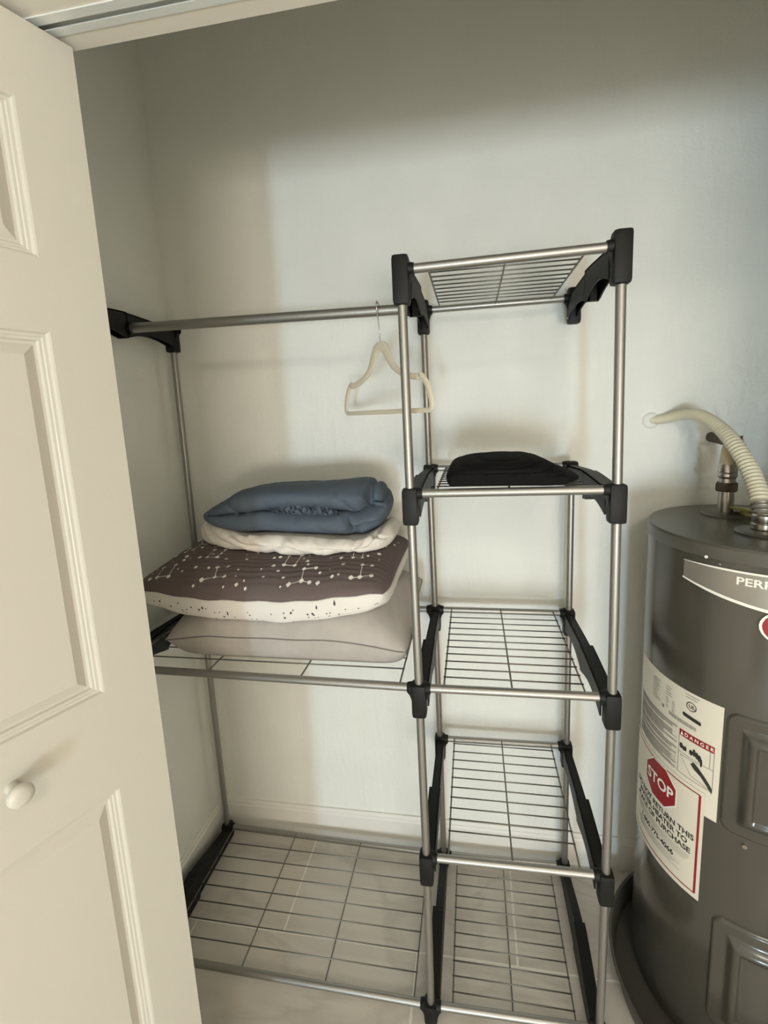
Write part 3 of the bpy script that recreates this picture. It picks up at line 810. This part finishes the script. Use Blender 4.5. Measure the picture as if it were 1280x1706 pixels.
def cpatch(bm, poly_u0, poly_u1, z0, z1, off, nu=30, nz=2):
    """curved sheet between two angles (degrees) and two heights, with its own small thickness at the rim"""
    g = [[bm.verts.new(cyl(RAD(poly_u0 + (poly_u1 - poly_u0) * i / nu), z0 + (z1 - z0) * j / nz, off)) for j in range(nz + 1)] for i in range(nu + 1)]
    for i in range(nu):
        for j in range(nz): bm.faces.new((g[i][j], g[i + 1][j], g[i + 1][j + 1], g[i][j + 1]))
    rim = [g[i][0] for i in range(nu + 1)] + [g[nu][j] for j in range(1, nz + 1)] + [g[i][nz] for i in range(nu - 1, -1, -1)] + [g[0][j] for j in range(nz - 1, 0, -1)]
    inner = []
    for v in rim:
        d = Vector((v.co.x - HC[0], v.co.y - HC[1], 0)).normalized(); inner.append(bm.verts.new(v.co - d * min(off, .0004)))
    for k in range(len(rim)): bm.faces.new((rim[k], rim[(k + 1) % len(rim)], inner[(k + 1) % len(rim)], inner[k]))
    return bm


def cpoly(bm, pts, off):
    """flat print on the tank: polygon of (degrees, z), cut every 1.5 degrees so that it follows the curve"""
    t = bmesh.new(); t.faces.new([t.verts.new((u, z * 100, 0)) for u, z in pts])
    lo, hi = min(p[0] for p in pts), max(p[0] for p in pts); u = lo + 1.5
    while u < hi - .1:
        bmesh.ops.bisect_plane(t, geom=t.verts[:] + t.edges[:] + t.faces[:], plane_co=(u, 0, 0), plane_no=(1, 0, 0)); u += 1.5
    mp = {v: bm.verts.new(cyl(RAD(v.co.x), v.co.y / 100, off)) for v in t.verts}
    for f in t.faces: bm.faces.new([mp[v] for v in f.verts])
    t.free()


def cellipse(bm, u, z, ru, rz, off, n=28): cpoly(bm, [(u + ru * math.cos(2 * math.pi * k / n), z + rz * math.sin(2 * math.pi * k / n)) for k in range(n)], off)
def cring(bm, u, z, ru, rz, tu, tz, off, n=28):
    a = [bm.verts.new(cyl(RAD(u + ru * math.cos(2 * math.pi * k / n)), z + rz * math.sin(2 * math.pi * k / n), off)) for k in range(n)]
    b_ = [bm.verts.new(cyl(RAD(u + (ru - tu) * math.cos(2 * math.pi * k / n)), z + (rz - tz) * math.sin(2 * math.pi * k / n), off)) for k in range(n)]
    for k in range(n): bm.faces.new((a[k], a[(k + 1) % n], b_[(k + 1) % n], b_[k]))
def cline(bm, p, q, wd, off):
    du, dz = (q[0] - p[0]) * RAD(1) * HR, q[1] - p[1]; L = math.hypot(du, dz); n = max(2, int(L / .008))
    nu_, nz_ = -dz / L * wd / 2 / (RAD(1) * HR), du / L * wd / 2; prev = None
    for k in range(n + 1):
        t = k / n; u = p[0] + (q[0] - p[0]) * t; z = p[1] + (q[1] - p[1]) * t
        cur = (bm.verts.new(cyl(RAD(u + nu_), z + nz_, off)), bm.verts.new(cyl(RAD(u - nu_), z - nz_, off)))
        if prev: bm.faces.new((prev[0], prev[1], cur[1], cur[0]))
        prev = cur


def ctext(bm, txt, u, z, cap, off, align='LEFT', bold=0.0, sx=1.0):
    """lettering wrapped on the tank; cap is the capital height, z its baseline"""
    cu = bpy.data.curves.new('lettering', 'FONT'); cu.body = txt; cu.size = 1.0; cu.align_x = align; cu.offset = bold; cu.resolution_u = 3
    to = bpy.data.objects.new('lettering', cu); me = bpy.data.meshes.new_from_object(to)
    k = cap / 0.70; vs_ = [bm.verts.new(cyl(RAD(u) + v.co.x * k * sx / (HR + off), z + v.co.y * k, off)) for v in me.vertices]
    for p in me.polygons:
        try: bm.faces.new([vs_[i] for i in p.vertices])
        except ValueError: pass
    bpy.data.meshes.remove(me); bpy.data.objects.remove(to); bpy.data.curves.remove(cu)


# silver crescent badge with white border, lettering and red oval
UC = -100.0
def btop(u): return 1.186 - 0.002 * ((u - UC) / 54) ** 2
def bbot(u): return 1.112 + 0.034 * min(1.0, abs((u - UC) / 54.0)) ** 1.6
bm = B(); g = []
nu = 60
for i in range(nu + 1):
    u = UC - 54 + 108 * i / nu; g.append([bm.verts.new(cyl(RAD(u), bbot(u) + (btop(u) - bbot(u)) * j / 2, .0016)) for j in range(3)])
for i in range(nu):
    for j in range(2): bm.faces.new((g[i][j], g[i + 1][j], g[i + 1][j + 1], g[i][j + 1]))
badge = finish('name_badge', bm, M_badge, wh)
badge['label'] = 'silver badge with white capital lettering'
bm = B()
def strip(bm, fz, wd0, wd1, off):
    prev = None
    for i in range(nu + 1):
        u = UC - 54.3 + 108.6 * i / nu; e = 1 - abs((u - UC) / 54.3); w_ = wd0 + (wd1 - wd0) * min(1, e * 3)
        cur = (bm.verts.new(cyl(RAD(u), fz(u) - w_ / 2, off)), bm.verts.new(cyl(RAD(u), fz(u) + w_ / 2, off)))
        if prev: bm.faces.new((prev[0], cur[0], cur[1], prev[1]))
        prev = cur
strip(bm, btop, 0.001, 0.0040, .0022); strip(bm, bbot, 0.0035, 0.0062, .0022)
ctext(bm, 'PERFORMANCE', -129.6, 1.1605, 0.0152, .0021, bold=.022, sx=1.22)
cring(bm, -107.5, 1.088, 12.2, .036, 1.2, .0035, .0030)
finish('badge_border', bm, M_pwhite, badge, False)['kind'] = 'stuff'
bm = B(); cellipse(bm, -107.5, 1.088, 11.1, .0328, .0030); finish('red_oval', bm, M_red, badge, False)
# rivet on the lid skirt
bm = B(); c0 = cyl(RAD(-142.5), 1.2025, .001)
tube(bm, [c0, cyl(RAD(-142.5), 1.2025, .0045)], 0.0032, 12); finish('rivet', bm, M_pwhite, wh)
bm = B(); tube(bm, [cyl(RAD(-136.3), 1.1935, -.001), cyl(RAD(-136.3), 1.1935, .003)], 0.0024, 10); finish('rivet', bm, M_brass, wh)

# warning label
L0, L1, LZ0, LZ1 = -191.0, -130.4, 0.625, 0.893
lab = finish('warning_label', cpatch(B(), L0, L1, LZ0, LZ1, .0006, 40), M_paper, wh); lab['label'] = 'white rating and danger label'
o1 = .0011
bm = B()
cring(bm, -145.5, 0.861, 2.7, .0105, .45, .0018, o1); ctext(bm, 'UL', -147.0, 0.857, .008, o1, bold=.03)
cpoly(bm, [(-150.0, .838), (-149.6, .8405), (-140.6, .8365), (-140.2, .834), (-140.2, .830), (-140.6, .828), (-149.6, .8315), (-150.0, .834)], o1)
# electric hand pictures in the danger box: blots of two hands and a sleeve
for u, z, ru, rz in ((-149.8, .757, 1.0, .007), (-148.3, .754, .9, .0055), (-147.3, .755, .6, .006), (-144.3, .7545, 1.0, .0065), (-142.7, .758, .8, .009), (-141.3, .755, .9, .008), (-140.0, .752, 1.0, .008), (-139.0, .744, .6, .010)):
    cellipse(bm, u, z, ru, rz, o1, 10)
cpoly(bm, [(-144.2, .727), (-143, .735), (-141.5, .733), (-139.8, .728), (-137, .717), (-134.3, .704), (-133.3, .697), (-133.3, .685), (-136, .699), (-139, .712), (-142.3, .719)], o1)
finish('black_print', bm, M_pblack, lab, False)['kind'] = 'stuff'
bm = B()
cpoly(bm, [(-151.2, .796), (-133.2, .796), (-133.2, .781), (-151.2, .781)], o1); finish('red_print', bm, M_red, lab, False)
bm = B(); ctext(bm, 'D A N G E R', -148.2, .7850, .0078, o1 + .0004, bold=.02, sx=.98)
cpoly(bm, [(-150.5, .7835), (-148.9, .7835), (-149.7, .7935)], o1 + .0004); finish('white_print', bm, M_pwhite, lab, False)['kind'] = 'stuff'
bm = B()
for p, q in (((-151.2, .781), (-151.2, .690)), ((-133.2, .781), (-133.2, .690)), ((-151.2, .690), (-133.2, .690)), ((-151.2, .741), (-133.2, .741)), ((-135.0, .781), (-135.0, .741)), ((-150, .735), (-144, .700)), ((-150, .735), (-140, .737)), ((-144, .700), (-134, .692))):
    cline(bm, p, q, .0012, o1)
# serial bar code, small rating columns
for k in range(34):
    u = -158.5 + k * .48; cline(bm, (u, .8095), (u, .8185), .0007 + .0006 * rs.random(), o1)
for u0, u1, za, zb_, n_ in ((-172.5, -165.5, .872, .822, 11), (-161.5, -156.5, .874, .855, 4), (-161.0, -158.8, .847, .824, 6), (-156.8, -154.2, .846, .822, 6), (-149.0, -139.8, .885, .879, 2)):
    for k in range(n_):
        z = za + (zb_ - za) * k / max(1, n_ - 1); cline(bm, (u0, z), (u0 + (u1 - u0) * rs.uniform(.55, 1), z), .0016, o1)
cpoly(bm, [(-163.9, .823), (-162.3, .823), (-162.3, .815), (-163.9, .815)], o1)
# dense caution text block
z = .796
while z > .690:
    if rs.random() < .9: cline(bm, (-188.0, z), (-152.6 - rs.choice((0, 0, 0, 3, 9)), z), .0016, o1)
    z -= .0029
finish('grey_print', bm, M_pgrey, lab, False)['kind'] = 'stuff'

# return notice label
N0, N1, NZ0, NZ1 = -196.0, -136.0, 0.407, 0.678
lab2 = finish('return_notice_label', cpatch(B(), N0, N1, NZ0, NZ1, .0016, 40), M_paper, wh); lab2['label'] = 'white notice with red border and red stop sign'
o2 = .0021
bm = B()
ia, ib, ja, jb = N0 + 2.2, N1 - 2.3, NZ0 + .013, NZ1 - .010
for p, q, wd in (((ia, jb), (ib, jb), .0026), ((ia, ja), (ib, ja), .0026), ((ib, ja), (ib, jb), .0048), ((ia, ja), (ia, jb), .0030)): cline(bm, p, q, wd, o2)
OU, OZ, OR = -163.0, .6185, .0515
k_ = 1 / (RAD(1) * HR)
octa = lambda r: [(OU + r * k_ * math.cos(RAD(22.5 + 45 * i)), OZ + r * math.sin(RAD(22.5 + 45 * i))) for i in range(8)]
cpoly(bm, octa(OR), o2 + .0006); finish('red_print', bm, M_red, lab2, False)['kind'] = 'stuff'
bm = B(); cpoly(bm, octa(OR + .0032), o2 + .0003)
ctext(bm, 'STOP', OU, OZ - .0125, .0270, o2 + .0010, 'CENTER', bold=.022, sx=.92)
finish('white_print', bm, M_pwhite, lab2, False)['kind'] = 'stuff'
bm = B()
ctext(bm, 'DO NOT RETURN THIS', -163.5, .5475, .0130, o2, 'CENTER', .028, .98)
ctext(bm, 'WATER HEATER TO', -163.5, .5285, .0130, o2, 'CENTER', .028, .98)
ctext(bm, 'PLACE OF PURCHASE', -163.5, .5095, .0130, o2, 'CENTER', .028, 1.0)
ctext(bm, '1-800-775-4066', -165.0, .4685, .0125, o2, 'CENTER', .028, 1.0)
finish('black_print', bm, M_pblack, lab2, False)['kind'] = 'stuff'
bm = B()
for z, a0, a1 in ((.5015, -186, -142), (.4965, -186, -142), (.4915, -186, -143), (.4865, -186, -144), (.461, -186, -147), (.456, -183, -150), (.451, -183, -152), (.446, -181, -147), (.418, -146, -142)):
    cline(bm, (a0, z), (a1, z), .0018, o2)
finish('grey_print', bm, M_plight, lab2, False)['kind'] = 'stuff'


# access covers: pressed plates with a raised rounded field
def rrect(x, y, hx, hy, r):
    qx, qy = abs(x) - hx + r, abs(y) - hy + r
    return math.hypot(max(qx, 0), max(qy, 0)) + min(max(qx, qy), 0) - r


def cover(u0, u1, z0, z1, nu=56, nz=70):
    bm = B(); hx = RAD(u1 - u0) * HR / 2; hy = (z1 - z0) / 2; g = []
    for i in range(nu + 1):
        col = []
        for j in range(nz + 1):
            x = -hx + 2 * hx * i / nu; yv = -hy + 2 * hy * j / nz
            d = -rrect(x, yv, hx, hy, .022)                     # inside distance
            h = -0.001 + 0.0065 * sst(0.0, .004, d)
            h += 0.014 * sst(.026, .046, d)                      # raised field
            h -= 0.004 * sst(.050, .055, d)
            col.append(bm.verts.new(cyl(RAD((u0 + u1) / 2) + x / HR, (z0 + z1) / 2 + yv, h)))
        g.append(col)
    for i in range(nu):
        for j in range(nz): bm.faces.new((g[i][j], g[i + 1][j], g[i + 1][j + 1], g[i][j + 1]))
    return bm
for z0_, z1_ in ((.622, .892), (.125, .408)):
    cv = finish('access_cover', cover(-129.3, -87.0, z0_, z1_), M_tank, wh, True, 60)
    zs_ = z0_ - .018 if z0_ > .5 else z1_ - .022
    bm = B(); tube(bm, [cyl(RAD(-118), zs_, -.001), cyl(RAD(-118), zs_, .004)], .0045, 12); finish('screw', bm, M_brass, cv)
# pipe collars, nipple and yellow tag on the lid
PC, HCx = (0.740, 0.292), (0.725, 0.117)
bm = B(); lathe(bm, [(.051, HT), (.051, HT + .003), (.044, HT + .007), (.020, HT + .009)], PC, 40); finish('pipe_collar', bm, M_lid, wh, True, 30)
bm = B(); lathe(bm, [(.048, HT + .0005), (.049, HT + .004), (.045, HT + .008), (.022, HT + .0105)], HCx, 40); finish('pipe_collar', bm, M_lid, wh, True, 30)
bm = B(); c = Vector((0.776, 0.268, HT + .019))
for a, b_ in ((.030, 0), ): lathe(bm, [(.001, -.016), (.012, -.016), (.014, -.005), (.034, -.004), (.037, 0), (.033, .003), (.001, .003)], (0, 0), 28)
bmesh.ops.transform(bm, matrix=Matrix.Translation(c) @ Matrix.Rotation(.12, 4, 'Y') @ Matrix.Rotation(-.12, 4, 'X'), verts=bm.verts[:])
finish('yellow_tag', bm, M_tag, wh, True, 30)

# ------------------------------------------------------------------ cold pipe fitting
pf = thing('pipe_fitting', (PC[0], PC[1], HT), 'metal nipple and tan elbow pipe from the heater lid to the wall', 'pipe')
bm = B(); lathe(bm, [(.0165, HT + .0092), (.0165, HT + .062)], PC, 24); finish('nipple', bm, M_brass, pf, True, 30)
bm = B(); lathe(bm, [(.022, HT + .060), (.0255, HT + .063), (.0255, HT + .079), (.022, HT + .082)], PC, 6); finish('union_nut', bm, M_nut, pf, False)
bm = B(); lathe(bm, [(.0175, HT + .081), (.0175, HT + .092), (.0205, HT + .097), (.0205, HT + .104), (.0190, HT + .106), (.0205, HT + .108), (.0205, HT + .124), (.0180, HT + .129)], PC, 28); finish('adapter', bm, M_brass, pf, True, 30)
bm = B(); tube(bm, smooth_path([(PC[0], PC[1], HT + .126), (PC[0] + .002, PC[1], HT + .150), (PC[0] + .012, PC[1] + .012, HT + .168), (PC[0] + .030, PC[1] + .035, HT + .178)], 6), [.0190] * 13 + [.0185] * 6, 20); finish('elbow', bm, M_pipe, pf)
bm = B(); tube(bm, smooth_path([(PC[0] + .026, PC[1] + .030, HT + .1765), (0.778, .36, 1.407), (0.772, .42, 1.413), (0.768, .462, 1.416)], 6), .0135, 18); finish('wall_pipe', bm, M_nut, pf)
bm = B(); lathe(bm, [(.032, -.002), (.026, .002), (.020, .007), (.015, .016)], (0, 0), 24)
bmesh.ops.transform(bm, matrix=Matrix.Translation((0.768, YB, 1.416)) @ Matrix.Rotation(math.pi / 2, 4, 'X'), verts=bm.verts[:])
finish('wall_collar', bm, MW, pf)
bm = B(); tube(bm, smooth_path([(0.770, .30, 1.425), (0.752, .272, 1.402), (0.742, .270, 1.375), (.748, .272, 1.360)], 5), .0022, 8); finish('tie_wire', bm, M_nut, pf)

# ------------------------------------------------------------------ flexible hose
hs = thing('water_hose', (HCx[0], HCx[1], HT + .01), 'cream corrugated flexible hose arching from the wall hole to the heater lid', 'hose')
hp = smooth_path([(0.618, .462, 1.4645), (0.654, .445, 1.469), (0.681, .42, 1.478), (0.703, .37, 1.478), (0.723, .31, 1.448), (0.730, .25, 1.408), (0.735, .2, 1.362), (0.734, .16, 1.320), (0.728, .13, 1.285), (0.725, .118, 1.262)], 26)
rad = []; L = 0
for i, p in enumerate(hp):
    if i: L += (p - hp[i - 1]).length
    t = i / (len(hp) - 1)
    rad.append(0.0125 + 0.0045 * sst(0, .6, t) + (0.0020 + .0006 * sst(.7, .9, t)) * sst(.30, .75, t) * math.sin(L * 2 * math.pi / (0.0095)))
kc = int(len(hp) * .86)
bm = B(); tube(bm, hp[:kc + 1], rad[:kc + 1], 24); finish('corrugated_hose', bm, M_hose, hs)
bm = B(); tube(bm, hp[kc:], rad[kc:], 24); finish('bare_hose_end', bm, M_bare, hs)['label'] = 'bare grey metal end of the hose'
bm = B()                                             # worn dark lettering along the upper side of the hose
i = int(len(hp) * .40)
while i < int(len(hp) * .66):
    t = (hp[i + 1] - hp[i]).normalized(); up = Vector((0.55, -.35, .75)); up = (up - t * up.dot(t)).normalized(); sd = t.cross(up)
    c_ = hp[i] + up * (rad[i] + .0012)
    for a_ in (-.0012, .0014):
        q_ = [bm.verts.new(c_ + t * (a_ + dx_) + sd * dy_) for dx_, dy_ in ((0, -.0028), (.0011, -.0028), (.0011, .0028), (0, .0028))]; bm.faces.new(q_)
    i += rs.choice((3, 4, 4, 5))
finish('hose_lettering', bm, M_pgrey, hs, False)['kind'] = 'stuff'
bm = B(); lathe(bm, [(.0200, HT + .0108), (.0215, HT + .012), (.0215, HT + .022), (.0190, HT + .024), (.0205, HT + .027), (.0205, HT + .040), (.0180, HT + .043)], HCx, 24); finish('hose_nut', bm, M_brass, hs, True, 30)
bm = B(); lathe(bm, [(.024, -.001), (.022, .003), (.018, .006), (.0122, .008)], (0, 0), 24)
bmesh.ops.transform(bm, matrix=Matrix.Translation((0.620, YB, 1.4645)) @ Matrix.Rotation(math.pi / 2, 4, 'X'), verts=bm.verts[:])
finish('wall_collar', bm, MW, hs)

# capped stub at the picture's right edge
ws = thing('wall_pipe_stub', (0.915, YB, 1.495), 'short dark pipe stub sticking out of the patched wall above the heater', 'pipe')
bm = B(); tube(bm, [(0.918, YB + .003, 1.498), (0.918, YB - .016, 1.498)], .012, 16); finish('stub', bm, M_nut, ws)
bm = B(); lathe(bm, [(.034, -.002), (.026, .002), (.018, .006), (.012, .012)], (0, 0), 20)
bmesh.ops.transform(bm, matrix=Matrix.Translation((0.918, YB, 1.498)) @ Matrix.Rotation(math.pi / 2, 4, 'X'), verts=bm.verts[:])
finish('plaster_collar', bm, MW, ws)

# ------------------------------------------------------------------ drain pan
bm = B()
prof = [(.288, .0005), (.293, .004), (.3045, .060), (.3095, .0615), (.3095, .066), (.3025, .066), (.2905, .008), (.286, .0055)]
lathe(bm, prof, (.777, .136), 96)
tag(finish('drain_pan', bm, M_pan, None, True, 40), 'round dark grey plastic drain pan on the tiles under the water heater', 'pan')
